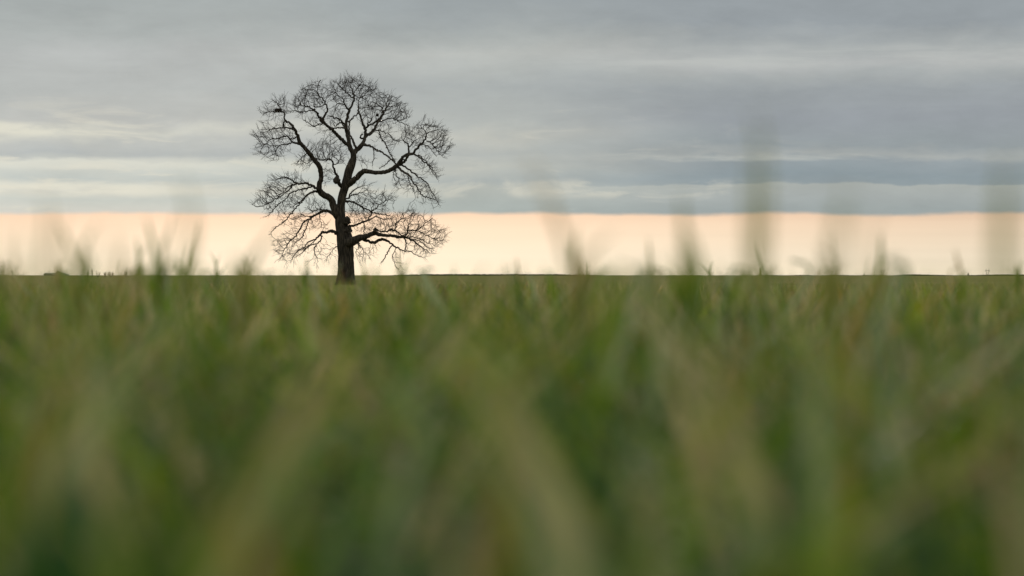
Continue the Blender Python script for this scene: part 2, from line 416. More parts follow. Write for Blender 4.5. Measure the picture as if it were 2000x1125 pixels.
P('J', 'J', 'T', 2.6, q([(895,245,18),(945,240,16),(1010,252,14),(1060,285,13),(1110,312,12),(1160,336,11),(1142,388,9),(1130,415,7)]))
P('J2', 'J', 'J', 3.2, q([(1160,336,10),(1212,290,9),(1262,250,7),(1330,220,4)]))
P('J3', 'J', 'J', 3.6, q([(1160,336,9),(1210,352,8),(1270,362,6),(1310,370,4)]))
P('J4', 'J', 'J', 2.0, q([(1160,330,7),(1175,280,6),(1200,230,5),(1205,190,4)]))
P('K', 'K', 'T', 3.0, q([(905,240,14),(945,222,12),(985,190,10),(1030,176,9),(1080,165,5)]))
P('K2', 'K', 'K', 2.2, q([(960,208,11),(985,162,12),(1005,140,9),(1040,122,7),(1100,102,4)]))
P('L', 'L', 'T', -2.8, q([(920,465,22),(955,462,17),(1010,452,16),(1080,430,14),(1140,406,12),(1200,382,9),(1270,402,6),(1330,398,4)]))
P('L2', 'L', 'L', -1.8, q([(960,462,12),(985,500,10),(960,530,9)]))
P('L3', 'L', 'L', -3.6, q([(1090,428,8),(1100,480,7),(1090,530,5)]))
P('M', 'M', 'T', -3.6, q([(925,640,110),(960,606,92),(1010,590,74),(1060,566,60),(1110,556,46),(1160,532,40),(1200,526,36),(1250,540,30),(1320,546,26),(1390,556,24),(1450,560,18),(1510,580,15),(1570,620,12),(1620,660,9),(1680,700,4)]))
P('M1', 'M', 'M', -2.2, q([(1085,580,26),(1115,590,24),(1160,602,22),(1210,600,22),(1255,576,22),(1300,590,18),(1340,620,14),(1400,660,12),(1446,680,9),(1510,686,8),(1552,712,6),(1620,742,4)]))
P('M2', 'M', 'M', -4.6, q([(1182,535,24),(1190,485,19),(1225,502,13),(1270,512,12),(1340,492,14),(1400,522,11),(1460,560,10)]))
P('M3', 'M', 'M1', -3.0, q([(1345,632,10),(1310,682,9),(1280,742,8),(1246,790,6)]))
P('M4', 'M', 'M1', -1.2, q([(1382,650,7),(1352,720,6),(1362,790,5),(1402,850,3)]))
P('M5', 'M', 'M', -2.8, q([(1450,565,11),(1470,612,10),(1458,676,9)]))
P('M6', 'M', 'M2', -5.0, q([(1350,500,10),(1382,470,9),(1380,440,9),(1422,402,8),(1452,390,5)]))
P('M7', 'M', 'M', -4.4, q([(1452,556,12),(1482,520,11),(1482,488,10),(1500,440,6)]))
P('M8', 'M', 'M', -2.6, q([(1455,558,11),(1550,560,9),(1640,600,7),(1740,640,4)]))
P('M9', 'M', 'M7', -5.2, q([(1482,500,10),(1560,500,9),(1642,542,7),(1752,592,4)]))
P('M10', 'M', 'M9', -5.4, q([(1560,500,8),(1600,470,7),(1650,430,6),(1700,390,4)]))
P('M11', 'M', 'M', -3.0, q([(1510,580,9),(1570,585,8),(1650,640,7),(1720,680,4)]))
P('N1', 'I', 'T', -1.0, q([(862,640,8),(830,660,6),(800,700,5),(770,740,4)]))
P('N2', 'M', 'M', -2.4, q([(1030,610,8),(1070,650,6),(1100,690,5),(1140,740,4)]))
P('N3', 'M', 'M', -2.8, q([(1050,600,7),(1045,650,5),(1020,700,4)]))

def catmull(pts, step):
    """resample a list of vectors (any length) through a Catmull-Rom curve; first 3 comps give arc length"""
    pts = [np.array(p, float) for p in pts]
    P_ = [2 * pts[0] - pts[1]] + pts + [2 * pts[-1] - pts[-2]]
    out = []
    for i in range(1, len(P_) - 2):
        p0, p1, p2, p3 = P_[i - 1], P_[i], P_[i + 1], P_[i + 2]
        n = max(1, int(round(np.linalg.norm((p2 - p1)[:3]) / step)))
        for k in range(n):
            u = k / n
            out.append(0.5 * (2 * p1 + (p2 - p0) * u + (2 * p0 - 5 * p1 + 4 * p2 - p3) * u * u + (3 * p1 - p0 - 3 * p2 + p3) * u ** 3))
    out.append(pts[-1])
    return out

SOLVED = {}                          # name -> list of (x, y, z, r, dep, tx, ty)
def solve_paths():
    for name, (grp, par, dep, pts) in PATHS.items():
        if par is None:
            d0 = 0.0
        else:
            x0, y0 = pts[0][0], pts[0][1]
            d0 = min(SOLVED[par], key=lambda s: (s[5] - x0) ** 2 + (s[6] - y0) ** 2)[4]
        L = [0.0]
        for a, b in zip(pts, pts[1:]): L.append(L[-1] + math.hypot(b[0] - a[0], b[1] - a[1]))
        raw = []
        for i, (x, y, w) in enumerate(pts):
            s = L[i] / max(L[-1], 1)
            dd = d0 + (dep - d0) * (s ** 0.85 if s > 0 else 0)
            if 0 < i < len(pts) - 1 and par is not None:
                dd += random.uniform(-1, 1) * min(0.18, L[-1] * U * 0.04)
            raw.append((x, y, dd, w))
        # resample in trace space
        rs = catmull([(x * U, y * U, dd, w * U * 0.5) for x, y, dd, w in raw], 0.14 if raw[0][3] > 40 else 0.09)
        amp = 0.0 if par is None else 0.026
        sol = []
        for j, (xm, ym, dd, r) in enumerate(rs):
            x, y = xm / U, ym / U
            if amp and 1 < j < len(rs) - 1:
                x += random.gauss(0, amp) / U * (0.5 if r > 0.1 else 1); y += random.gauss(0, amp) / U * (0.5 if r > 0.1 else 1)
            p = tp(x, y, dd)
            sol.append((p.x, p.y, p.z, max(r * (1.14 if r < 0.09 else 1.02), 0.013), dd, x, y))
        SOLVED[name] = sol
solve_paths()

base_pt = Vector(SOLVED['T'][0][:3])
tree = empty('oak_tree', (base_pt.x, base_pt.y, 0.0))
TO = tree.location.copy()
tag(tree, 'lone bare black oak tree with spreading crooked limbs on the horizon', 'tree')

def trunk_mesh():
    mb = MB()
    s = SOLVED['T']
    pts = [Vector(p[:3]) for p in s]; rad = [p[3] for p in s]
    pts[0].z = -0.25
    # root flare
    for i, p in enumerate(pts):
        h = max(p.z, 0)
        rad[i] *= 1 + 0.13 * math.exp(-h / 0.3)
    mb.tube(pts, rad, 28, rough=0.13)
    # buttress roots
    for a, l in ((0.4, 0.55), (1.7, 0.5), (2.9, 0.6), (4.0, 0.5), (5.2, 0.55)):
        c = Vector((base_pt.x, base_pt.y, 0))
        d = Vector((math.cos(a), math.sin(a), 0))
        mb.tube([c + d * 0.34 + Vector((0, 0, 0.9)), c + d * 0.44 + Vector((0, 0, 0.42)), c + d * (0.5 + l * 0.12) + Vector((0, 0, 0.12)), c + d * (0.52 + l * 0.25) + Vector((0, 0, -0.08))],
                [0.12, 0.15, 0.13, 0.06], 10, rough=0.2)
    return mb.build('trunk', M_bark, tree, origin=TO)
trunk = trunk_mesh()

groups = []
for n, v in PATHS.items():
    if v[0] != 'trunk' and v[0] not in groups: groups.append(v[0])
for g in groups:
    mb = MB()
    for n, v in PATHS.items():
        if v[0] != g: continue
        s = SOLVED[n]
        r0 = s[0][3]
        mb.tube([p[:3] for p in s], [p[3] for p in s], 12 if r0 > 0.1 else (8 if r0 > 0.05 else 6), rough=0.16 if r0 > 0.06 else 0.1, seed=len(n) * 3.3)
    mb.build('limb', M_bark, tree, origin=TO)

# burls: knobbly swellings on the trunk and the stub limb
for (x, y, dep, rx, rz, sd_) in ((940, 954.5 + 415, -0.25, 0.24, 0.27, 2), (852, 1010, -0.75, 0.20, 0.24, 5), (950, 954.5 + 500, -0.2, 0.22, 0.24, 8), (1196, 954.5 + 500, -2.3, 0.10, 0.16, 9), (1212, 430, 1.5, 0.09, 0.10, 4)):
    mb = MB()
    mb.blob(tp(x, y, dep), rx, rx, rz, sd_, amp=0.5)
    mb.build('burl', M_bark, trunk)
for o in trunk.children:
    me = o.data
    for v in me.vertices: v.co -= TO

# ---- twigs: space colonisation from the traced limbs into the crown's lobes
def poly_contains(poly, x, y):
    c = False; n = len(poly); j = n - 1
    for i in range(n):
        xi, yi = poly[i]; xj, yj = poly[j]
        if (yi > y) != (yj > y) and x < (xj - xi) * (y - yi) / (yj - yi) + xi: c = not c
        j = i
    return c
Y2 = 954.5
LOBES = [   # outline in trace units, spacing density, depth spread (m)
    ([(170,420),(190,380),(260,300),(340,270),(410,310),(450,370),(420,420),(350,440),(300,420),(240,450)], 1.0, 0.7),
    ([(110,600),(150,530),(230,490),(320,500),(400,500),(470,560),(540,590),(500,650),(480,720),(430,740),(390,830),(320,860),(250,830),(200,790),(130,770),(150,690)], 1.0, 0.9),
    ([(455,330),(480,280),(530,190),(600,130),(690,95),(735,130),(745,200),(730,260),(760,330),(740,380),(660,380),(560,420),(450,400)], 1.2, 1.2),
    ([(735,230),(750,160),(830,110),(900,90),(1000,78),(1100,110),(1170,150),(1210,200),(1215,270),(1150,290),(1050,300),(960,300),(880,330),(790,320)], 1.35, 1.4),
    ([(1200,280),(1235,205),(1320,220),(1420,300),(1470,370),(1520,420),(1500,470),(1420,480),(1330,440),(1240,400),(1130,400),(1060,390),(1060,300),(1140,290)], 1.25, 1.2),
    ([(540,480),(600,440),(690,450),(720,520),(800,580),(720,620),(640,530)], 0.55, 0.8),
    ([(770,400),(860,330),(930,420),(900,520),(800,540),(760,470)], 0.6, 0.8),
    ([(1010,480),(1090,380),(1200,420),(1280,480),(1400,500),(1520,520),(1480,560),(1330,560),(1250,600),(1130,560)], 0.5, 1.0),
    ([(1190,560),(1330,570),(1400,640),(1380,720),(1290,700),(1180,640)], 0.6, 0.8),
    ([(1410,620),(1440,540),(1520,570),(1580,500),(1650,470),(1740,510),(1810,560),(1850,640),(1880,750),(1820,780),(1740,740),(1680,720),(1640,760),(1560,740),(1480,720),(1420,690)], 1.0, 1.1),
    ([(1540,780),(1640,780),(1720,860),(1790,950),(1760,1010),(1680,960),(1600,880),(1540,840)], 0.9, 0.8),
    ([(1340,920),(1420,920),(1530,960),(1640,1030),(1700,1110),(1790,1190),(1760,1250),(1640,1230),(1580,1150),(1530,1120),(1440,1090),(1380,1080),(1340,1000)], 0.75, 0.8),
    ([(500,860),(480,830),(560,740),(640,660),(760,640),(870,660),(950,740),(930,860),(880,920),(840,860),(760,880),(700,830),(640,900),(560,910)], 0.8, 1.0),
    ([(720,900),(830,940),(840,1020),(760,1040),(730,980)], 0.4, 0.7),
    ([(1020,820),(1110,800),(1110,880),(1030,900)], 0.4, 0.6),
    ([(1000,1060),(1090,1000),(1160,1010),(1120,1110),(1010,1110)], 0.5, 0.6),
    ([(90,1230),(130,1160),(240,1040),(300,950),(400,920),(520,950),(620,1030),(690,1110),(640,1180),(540,1230),(460,1290),(400,1350),(280,1310),(180,1260)], 0.85, 0.9),
    ([(520,1290),(640,1180),(760,1200),(820,1270),(720,1330),(800,1430),(720,1450),(640,1420),(540,1410),(420,1420),(350,1320)], 0.75, 0.9),
    ([(290,1600),(330,1520),(430,1430),(560,1430),(600,1500),(560,1560),(650,1560),(620,1620),(520,1640),(560,1700),(430,1760),(340,1700)], 0.75, 0.9),
    ([(600,1590),(720,1560),(850,1580),(860,1700),(770,1720),(720,1650),(680,1760),(600,1760)], 0.35, 0.7),
    ([(940,1300),(1000,1120),(1110,1110),(1250,1110),(1380,1130),(1390,1190),(1300,1240),(1330,1330),(1220,1330),(1140,1380),(1000,1390),(930,1330)], 0.9, 1.0),
    ([(960,1400),(1130,1380),(1260,1320),(1400,1280),(1480,1230),(1560,1290),(1700,1330),(1760,1390),(1840,1490),(1850,1570),(1740,1640),(1700,1700),(1560,1650),(1480,1600),(1330,1480),(1200,1450),(1050,1500)], 0.95, 1.1),
    ([(1010,1600),(1110,1560),(1220,1600),(1150,1700),(1030,1740)], 0.4, 0.7),
    ([(1320,1620),(1440,1650),(1420,1800),(1350,1740)], 0.25, 0.5),
]

def grow_twigs():
    N_pos, N_par, N_dir, N_rootr = [], [], [], []
    flat = kdtree.KDTree(sum(len(s) for s in SOLVED.values()))
    idx = 0; deps = []
    for n, s in SOLVED.items():
        for k, p in enumerate(s):
            flat.insert((p[5], p[6], 0), idx); idx += 1
            deps.append(p[4])
            if n == 'T' and k < len(s) * 0.30: continue
            N_pos.append(Vector(p[:3])); N_par.append(-1); N_rootr.append(p[3])
            a = Vector(s[min(k + 1, len(s) - 1)][:3]) - Vector(s[max(k - 1, 0)][:3])
            N_dir.append(a.normalized() if a.length > 0 else Vector((0, 0, 1)))
    flat.balance()
    nroot = len(N_pos)
    att = []
    for poly, den, spread in LOBES:
        xs = [p[0] for p in poly]; ys = [p[1] for p in poly]
        A = 0.5 * abs(sum(poly[i][0] * poly[i - 1][1] - poly[i - 1][0] * poly[i][1] for i in range(len(poly))))
        n = int(A * U * U * ATT_DENS * den)
        while n > 0:
            x, y = random.uniform(min(xs), max(xs)), random.uniform(min(ys), max(ys))
            if not poly_contains(poly, x, y): continue
            n -= 1
            cx_, cy_ = sum(xs) / len(xs), sum(ys) / len(ys); x = cx_ + (x - cx_) * 0.92; y = cy_ + (y - cy_) * 0.88 + (14 if cy_ < 400 else 0)
            _, i, dist = flat.find((x, y, 0))
            x += random.gauss(0, 16); y += random.gauss(0, 16)
            att.append(tp(x, y, deps[i] + random.gauss(0, spread * 0.55) * min(1.0, 0.35 + dist * U)))
    STEP, KILL, INF = 0.13, 0.19, 2.5
    alive = att
    n_kids, dead = {}, set()
    for it in range(90):
        if not alive: break
        kd = kdtree.KDTree(len(N_pos))
        for i, p in enumerate(N_pos): kd.insert(p, i)
        kd.balance()
        pull = {}
        nxt = []
        for a in alive:
            p, i, d = kd.find(a)
            if d < KILL or i in dead: continue
            nxt.append(a)
            if d < INF:
                pull.setdefault(i, Vector((0, 0, 0)))
                pull[i] += (a - p).normalized()
        if not pull: break
        grew = 0
        for i, v in pull.items():
            if v.length < 1e-6: continue
            n_kids[i] = n_kids.get(i, 0) + 1
            if n_kids[i] > 3: dead.add(i); continue
            d = v.normalized() * 1.0 + N_dir[i] * 0.8 + Vector((random.gauss(0, .22), random.gauss(0, .22), random.gauss(0, .22)))
            d.normalize()
            N_pos.append(N_pos[i] + d * STEP); N_par.append(i); N_dir.append(d); grew += 1
        alive = nxt
    # fine spurs that point out of the crown, each with side twiglets
    n1 = len(N_pos)
    kids = [0] * n1
    for i in range(nroot, n1): kids[N_par[i]] += 1
    mid = at(676, 400, D_TREE)
    def g3(sd): return Vector((random.gauss(0, sd), random.gauss(0, sd), random.gauss(0, sd)))
    for i in range(n1):
        root = i < nroot
        if root and (N_rootr[i] > 0.055 or random.random() > 0.32): continue
        if not root and kids[i] > 0 and random.random() > 0.72: continue
        outw = (N_pos[i] - mid); outw.y *= 1.5; outw.normalize()
        for _ in range(1 if kids[i] else 3):
            side = g3(1.0); side -= N_dir[i] * side.dot(N_dir[i])
            if side.length > 1e-6: side.normalize()
            d = (N_dir[i] * (0.55 if kids[i] else 0.9) + side * (0.70 if kids[i] else 0.35) + outw * 0.60 + Vector((0, 0, 0.08))).normalized()
            j = i; alt = side.cross(d); alt = alt.normalized() if alt.length > 1e-6 else Vector((1, 0, 0))
            for s in range(random.choice((2, 3, 4, 5))):
                d = (d + alt * random.uniform(0.04, 0.20) * (1 if s % 2 else -1) + g3(0.05)).normalized()     # oak zigzag
                N_pos.append(N_pos[j] + d * random.uniform(0.07, 0.11)); N_par.append(j); N_dir.append(d)
                j = len(N_pos) - 1
                if random.random() < 0.45:
                    e = (d * 0.8 - alt * 0.6 * (1 if s % 2 else -1) + g3(0.25)).normalized()
                    N_pos.append(N_pos[j] + e * random.uniform(0.08, 0.20)); N_par.append(j); N_dir.append(e)
    n = len(N_pos)
    # pipe-model radii
    E = 2.15
    acc = [0.0] * n
    rad = [0.0] * n
    ch = [[] for _ in range(n)]
    for i in range(n - 1, nroot - 1, -1):
        rad[i] = max(TIP, acc[i] ** (1 / E))
        acc[N_par[i]] += rad[i] ** E
        ch[N_par[i]].append(i)
    for i in range(nroot, n):
        p = N_par[i]
        lim = (N_rootr[p] * 0.8) if p < nroot else rad[p]
        rad[i] = min(rad[i], lim, 0.045)
    mb = MB()
    starts = [i for i in range(nroot, n) if N_par[i] < nroot]
    done = [False] * n
    stack = starts[:]
    cnt = 0
    while stack:
        i = stack.pop()
        p = N_par[i]
        pts = [N_pos[p]]; rr = [rad[i]]
        while True:
            pts.append(N_pos[i]); rr.append(rad[i])
            if not ch[i]: break
            c = sorted(ch[i], key=lambda k: -rad[k])
            stack += c[1:]
            i = c[0]
        rr[-1] *= 0.6
        mb.tube([p_ - TO for p_ in pts], rr, 5 if rr[0] > 0.015 else 3, cap=False)
        cnt += len(pts)
    print('attractors', len(att), 'left', len(alive), 'nodes', n - nroot, 'faces', len(mb.f))
    return mb

ATT_DENS = 125
TIP = 0.0039
mb = grow_twigs()
mb.build('crown', M_twig, tree)

# dark nest of sticks on the upper left limb
def build_nest():
    c = tp(333, 388, -2.2)
    o = MB()
    for k in range(150):
        a = random.uniform(0, 6.283); rr_ = random.uniform(0.05, 0.24)
        p = c + Vector((rr_ * math.cos(a), rr_ * math.sin(a) * 0.9, random.uniform(-0.09, 0.09)))
        d = Vector((-math.sin(a) + random.gauss(0, .4), math.cos(a) + random.gauss(0, .4), random.gauss(0, .25))).normalized() * random.uniform(0.10, 0.22)
        o.tube([p - d - c, p - c + Vector((0, 0, random.gauss(0, .01))), p + d - c], [0.007, 0.010, 0.006], 4)
    o.blob((0, 0, -0.02), 0.17, 0.16, 0.08, 3, amp=0.4)
    n = o.build('bird_nest', M_twig)
    n.location = c
    tag(n, 'dark clump of sticks like a nest on the tip of the upper left limb', 'nest')
build_nest()

# ------------------------------------------------------------------ things along the horizon
def shed():
    d = 2600.0; k = d / F
    b0 = at(106, HORY, d); root = empty('farm_building', (b0.x, b0.y, 0))
    tag(root, 'low grey farm building with a long flat wing on the left horizon', 'building')
    X = lambda px: (px - 106) * k
    Z = lambda py: H + (HORY - py) * k
    m = MB(); m.box(X(87.3), X(105), -6, 8, -0.5, Z(535.0)); m.box(X(105.02), X(131), -9, 11, -0.5, Z(536.6)); m.build('wall', M_wall, root, smooth=False)
    r = MB()
    z0, z1 = Z(534.98), Z(533.2)
    r.add([(X(86.8),-7,z0),(X(105.4),-7,z0),(X(105.4),9,z0),(X(86.8),9,z0),(X(88),1,z1),(X(105.4),1,z1)], [(0,1,5,4),(2,3,4,5),(3,0,4),(1,2,5),(0,3,2,1)])
    z0, z1 = Z(536.58), Z(532.0)
    r.add([(X(103.5),-10,z0),(X(132),-10,z0),(X(132),12,z0),(X(103.5),12,z0),(X(108.5),1,z1),(X(121),1,z1)], [(0,1,5,4),(2,3,4,5),(3,0,4),(1,2,5),(0,3,2,1)])
    rf = r.build('roof', M_roof, root, smooth=False)
    dm = MB()
    dm.blob((0, 0, 0), 3.4 * k, 3.4 * k, 3.4 * k, 1, amp=0.08)
    dd = dm.build('dome', M_roof, root); dd.location = (X(113.4), 1, Z(532.6))
shed()

def shrub(px, w, h, d, label, n=16, dense=False):
    b = at(px, HORY, d); k = d / F
    root = empty('bare_shrub', (b.x, b.y, 0))
    tag(root, label, 'shrub', 'bare shrubs along the left horizon')
    m = MB()
    hh = h * k + H; ww = w * k
    for i in range(max(6, n // 2)):
        a = random.uniform(-1, 1)
        tip = Vector((a * ww * 0.5, random.uniform(-.5, .5) * ww * 0.5, hh * random.uniform(0.6, 1.0) * (1 - 0.35 * a * a)))
        b_ = Vector((tip.x * 0.25, tip.y * 0.25, 0))
        midp = b_.lerp(tip, 0.55) + Vector((random.gauss(0, .06) * ww, 0, 0.05 * hh))
        m.tube([b_, midp, tip], [0.036, 0.03, 0.02], 5)
        for _ in range(5 if dense else 3):
            s = b_.lerp(tip, random.uniform(.4, .95))
            e = s + Vector((random.gauss(0, .16) * ww, random.gauss(0, .12) * ww, random.uniform(0.02, .25) * hh))
            m.tube([s, s.lerp(e, .5) + Vector((0, 0, .03 * hh)), e], [0.028, 0.024, 0.015], 4)
    m.build('branches', M_shrub, root)
    st = MB(); st.tube([Vector((0, 0, -0.2)), Vector((0.02, 0, hh * 0.2)), Vector((-0.05, 0, hh * 0.42))], [0.08, 0.06, 0.04], 6); st.build('stem', M_shrub, root)
shrub(170.5, 7, 8, 900, 'small dense bare shrub at the left end of the shrub row by the farm building', 18, True)
shrub(180, 5, 15, 900, 'tallest thin bare shrub in the row right of the farm building', 12)
shrub(191, 10, 11, 900, 'open twiggy bare shrub with long upright shoots on the left horizon', 16)
shrub(205, 8, 8, 900, 'round bare shrub in the middle of the row on the left horizon', 18, True)
shrub(217, 15, 8.5, 900, 'wide low bare shrub spreading along the left horizon', 30, True)
shrub(246, 10, 9, 900, 'bare shrub standing apart at the right end of the shrub row', 22, True)

def pole(px, h, label, head):
    d = 1800.0; k = d / F; b = at(px, HORY, d)
    root = empty('field_post', (b.x, b.y, 0))
    tag(root, label, 'post', 'thin posts on the far left horizon')
    m = MB(); m.tube([Vector((0, 0, -.3)), Vector((0, 0, h * k * .5)), Vector((0, 0, h * k))], [0.13, 0.12, 0.11], 8); m.build('shaft', M_pole, root)
    m = MB()
    if head: m.box(-.32, .32, -.3, .3, 0, 0.95)
    else: m.tube([Vector((-.2, 0, 0.1)), Vector((0.2, 0, 0.1))], [0.16, 0.16], 8)
    o = m.build('head', M_pole, root, smooth=False); o.location = (0, 0, h * k - (.5 if head else 0))
pole(24, 9, 'tallest thin post with a box head on the far left horizon', True)
pole(35, 4, 'short post nearest the tall box headed post on the left horizon', False)
pole(41, 3, 'shortest post, between two others on the far left horizon', False)
pole(46, 4.2, 'short post nearest the farm building on the far left horizon', False)

def pylon(px, top, label):
    d = 5200.0; k = d / F; b = at(px, HORY, d)
    root = empty('electricity_pylon', (b.x, b.y, 0))
    tag(root, label, 'pylon', 'pylons on the right horizon')
    X = lambda u: u * k; hz = (HORY - top) * k
    for s in (-1, 1):
        m = MB()
        m.tube([Vector((s * X(1.7), 0, -1)), Vector((s * X(2.4), 0, hz * .62)), Vector((s * X(3.0), 0, hz))], [.34, .32, .22], 6)
        m.build('leg', M_steel, root)
    m = MB()
    m.tube([Vector((-X(4.6), 0, hz * .70)), Vector((0, 0, hz * .73)), Vector((X(4.6), 0, hz * .70))], [.34, .42, .34], 6)
    m.tube([Vector((-X(4.6), 0, hz * .60)), Vector((-X(2.6), 0, hz * .70))], [.2, .2], 5); m.tube([Vector((X(4.6), 0, hz * .60)), Vector((X(2.6), 0, hz * .70))], [.2, .2], 5)
    m.build('crossarm', M_steel, root)
    m = MB()
    for a, c in ((.05, .28), (.28, .5)):
        m.tube([Vector((-X(1.9), 0, hz * a)), Vector((X(2.1), 0, hz * c))], [.14, .14], 5); m.tube([Vector((X(1.9), 0, hz * a)), Vector((-X(2.1), 0, hz * c))], [.14, .14], 5)
    m.build('brace', M_steel, root)
    for s in (-1, 1):
        m = MB(); m.tube([Vector((s * X(4.3), 0, hz * .70)), Vector((s * X(4.3), 0, hz * .56))], [.16, .16], 6); m.build('insulator', M_steel, root)
pylon(1723.7, 524.5, 'twin legged pylon left of the other, rising behind blurred dark blades')
pylon(1928.8, 524.0, 'twin legged pylon standing clear on the far right horizon')

def conifer(px, w, h, d, label):
    k = d / F; b = at(px, HORY, d)
    root = empty('conical_tree', (b.x, b.y, 0)); tag(root, label, 'tree', 'small dark trees on the right horizon')
    m = MB(); hh = h * k + H
    for i in range(260):
        t = random.random() ** 0.8; a = random.uniform(0, 6.283); r = (1 - t) * w * k * .5 * random.uniform(.5, 1.1)
        p = Vector((r * math.cos(a), r * math.sin(a), hh * (0.1 + .88 * t))); s = w * k * .10
        d1 = Vector((random.gauss(0, 1), random.gauss(0, 1), random.gauss(0, 1))).normalized() * s
        d2 = d1.orthogonal().normalized() * s * .6
        m.add([p - d1, p + d2, p + d1, p - d2], [(0, 1, 2, 3)])
    m.build('crown', M_conifer, root, smooth=False)
    m = MB(); m.tube([Vector((0, 0, -.3)), Vector((0, 0, hh * .5)), Vector((0, 0, hh * .97))], [.12 * w * k, .08 * w * k, .02 * w * k], 7); m.build('trunk', M_bark, root)
conifer(1688, 3.2, 4.2, 3000, 'tiny dark conical tree left of both pylons on the horizon')
conifer(1891, 4.6, 5.0, 3000, 'dark pointed tree between the two pylons on the horizon')

def woods(x0, x1, d, prof, name, label):
    """far wood: a ragged mass many trees deep, reads as one strip"""
    k = d / F; m = MB()
    px = x0
    while px < x1:
        u = (px - x0) / (x1 - x0)
        h = prof(u) * k
        if h > 0.4:
            for row in range(2):
                b = at(px + random.uniform(-1, 1), HORY, d + row * 60)
                r = random.uniform(.7, 1.15)
                m.blob((b.x, b.y, h * r * 0.5), 2.2 * k * r, 2.2 * k * r, h * r * 0.62, random.uniform(0, 50), 7, 5, 0.5)
        px += random.uniform(1.0, 2.2)
    o = m.build(name, M_wood_far); tag(o, label, 'wood', kind='stuff')
woods(745, 1210, 5000, lambda u: 2.4 * min(1, u * 6) * min(1, (1 - u) * 4), 'distant_wood', 'thin dark line of far woodland on the horizon right of the oak')
woods(1735, 2000, 4500, lambda u: 1.8 * min(1, u * 8) * (0.8 + .4 * math.sin(u * 9)), 'distant_wood', 'blue grey line of far woodland along the right horizon behind the pylons')
woods(1480, 1735, 5000, lambda u: 0.8 + .3 * math.sin(u * 23), 'distant_wood', 'barely raised dark line of far woodland left of the pylons')

# ------------------------------------------------------------------ grass
PAL = np.array([(0.090, 0.165, 0.007), (0.032, 0.080, 0.007), (0.130, 0.180, 0.080), (0.165, 0.170, 0.018), (0.370, 0.300, 0.160), (0.250, 0.140, 0.045), (0.165, 0.215, 0.010), (0.018, 0.056, 0.012)])
def blade_arrays(base, h, az, lean, droop, width, face, tint, seg=5):
    """vectorised grass blades -> verts (n*(2seg+1)), quads+tip tri"""
    n = len(h)
    t = np.linspace(0, 1, seg + 1)[None, :]
    hz = h[:, None] * (t - droop[:, None] * t ** 3)
    ho = (h * lean)[:, None] * t ** 1.7 + (h * droop)[:, None] * 0.7 * t ** 3
    cx = base[:, 0:1] + np.sin(az)[:, None] * ho
    cy = base[:, 1:2] + np.cos(az)[:, None] * ho
    cz = base[:, 2:3] + hz
    wt = width[:, None] * np.clip(np.minimum(0.55 + 1.6 * t, 1.0) * (1 - t ** 2.2), 0, 1) * 0.5
    fx, fy = np.cos(face)[:, None] * wt, np.sin(face)[:, None] * wt
    Lp = np.stack([cx - fx, cy - fy, cz], -1); Rp = np.stack([cx + fx, cy + fy, cz + 0.15 * wt], -1)
    m = 2 * seg + 1
    V = np.empty((n, m, 3)); V[:, 0:2 * seg:2] = Lp[:, :seg]; V[:, 1:2 * seg:2] = Rp[:, :seg]
    V[:, 2 * seg] = np.stack([cx, cy, cz], -1)[:, seg]
    o = (np.arange(n) * m)[:, None]
    quads = [np.stack([o[:, 0] + 2 * s, o[:, 0] + 2 * s + 1, o[:, 0] + 2 * s + 3, o[:, 0] + 2 * s + 2], -1) for s in range(seg - 1)]
    Q = np.stack(quads, 1).reshape(-1, 4)
    T = np.stack([o[:, 0] + 2 * seg - 2, o[:, 0] + 2 * seg - 1, o[:, 0] + 2 * seg], -1)
    C = np.repeat(tint[:, None, :], m, 1)
    return V.reshape(-1, 3), Q, T, C.reshape(-1, 3)

def mesh_from_arrays(name, parts, mat):
    Vs, Qs, Ts, Cs = [], [], [], []; off = 0
    for V, Q, T, C in parts:
        Vs.append(V); Qs.append(Q + off); Ts.append(T + off); Cs.append(C); off += len(V)
    V = np.concatenate(Vs); Q = np.concatenate(Qs); T = np.concatenate(Ts); C = np.concatenate(Cs)
    me = bpy.data.meshes.new(name)
    me.vertices.add(len(V)); me.vertices.foreach_set('co', V.astype(np.float32).ravel())
    me.loops.add(Q.size + T.size)
    me.loops.foreach_set('vertex_index', np.concatenate([Q.ravel(), T.ravel()]).astype(np.int32))
    npoly = len(Q) + len(T)
    me.polygons.add(npoly)
    ls = np.concatenate([np.arange(len(Q)) * 4, Q.size + np.arange(len(T)) * 3]).astype(np.int32)
    me.polygons.foreach_set('loop_start', ls)
    me.polygons.foreach_set('use_smooth', np.ones(npoly, bool))
    me.update(calc_edges=True)
    a = me.attributes.new('tint', 'FLOAT_COLOR', 'POINT')
    a.data.foreach_set('color', np.concatenate([C, np.ones((len(C), 1))], 1).astype(np.float32).ravel())
    me.materials.append(mat)
    o = bpy.data.objects.new(name, me); COL.objects.link(o)
    return o

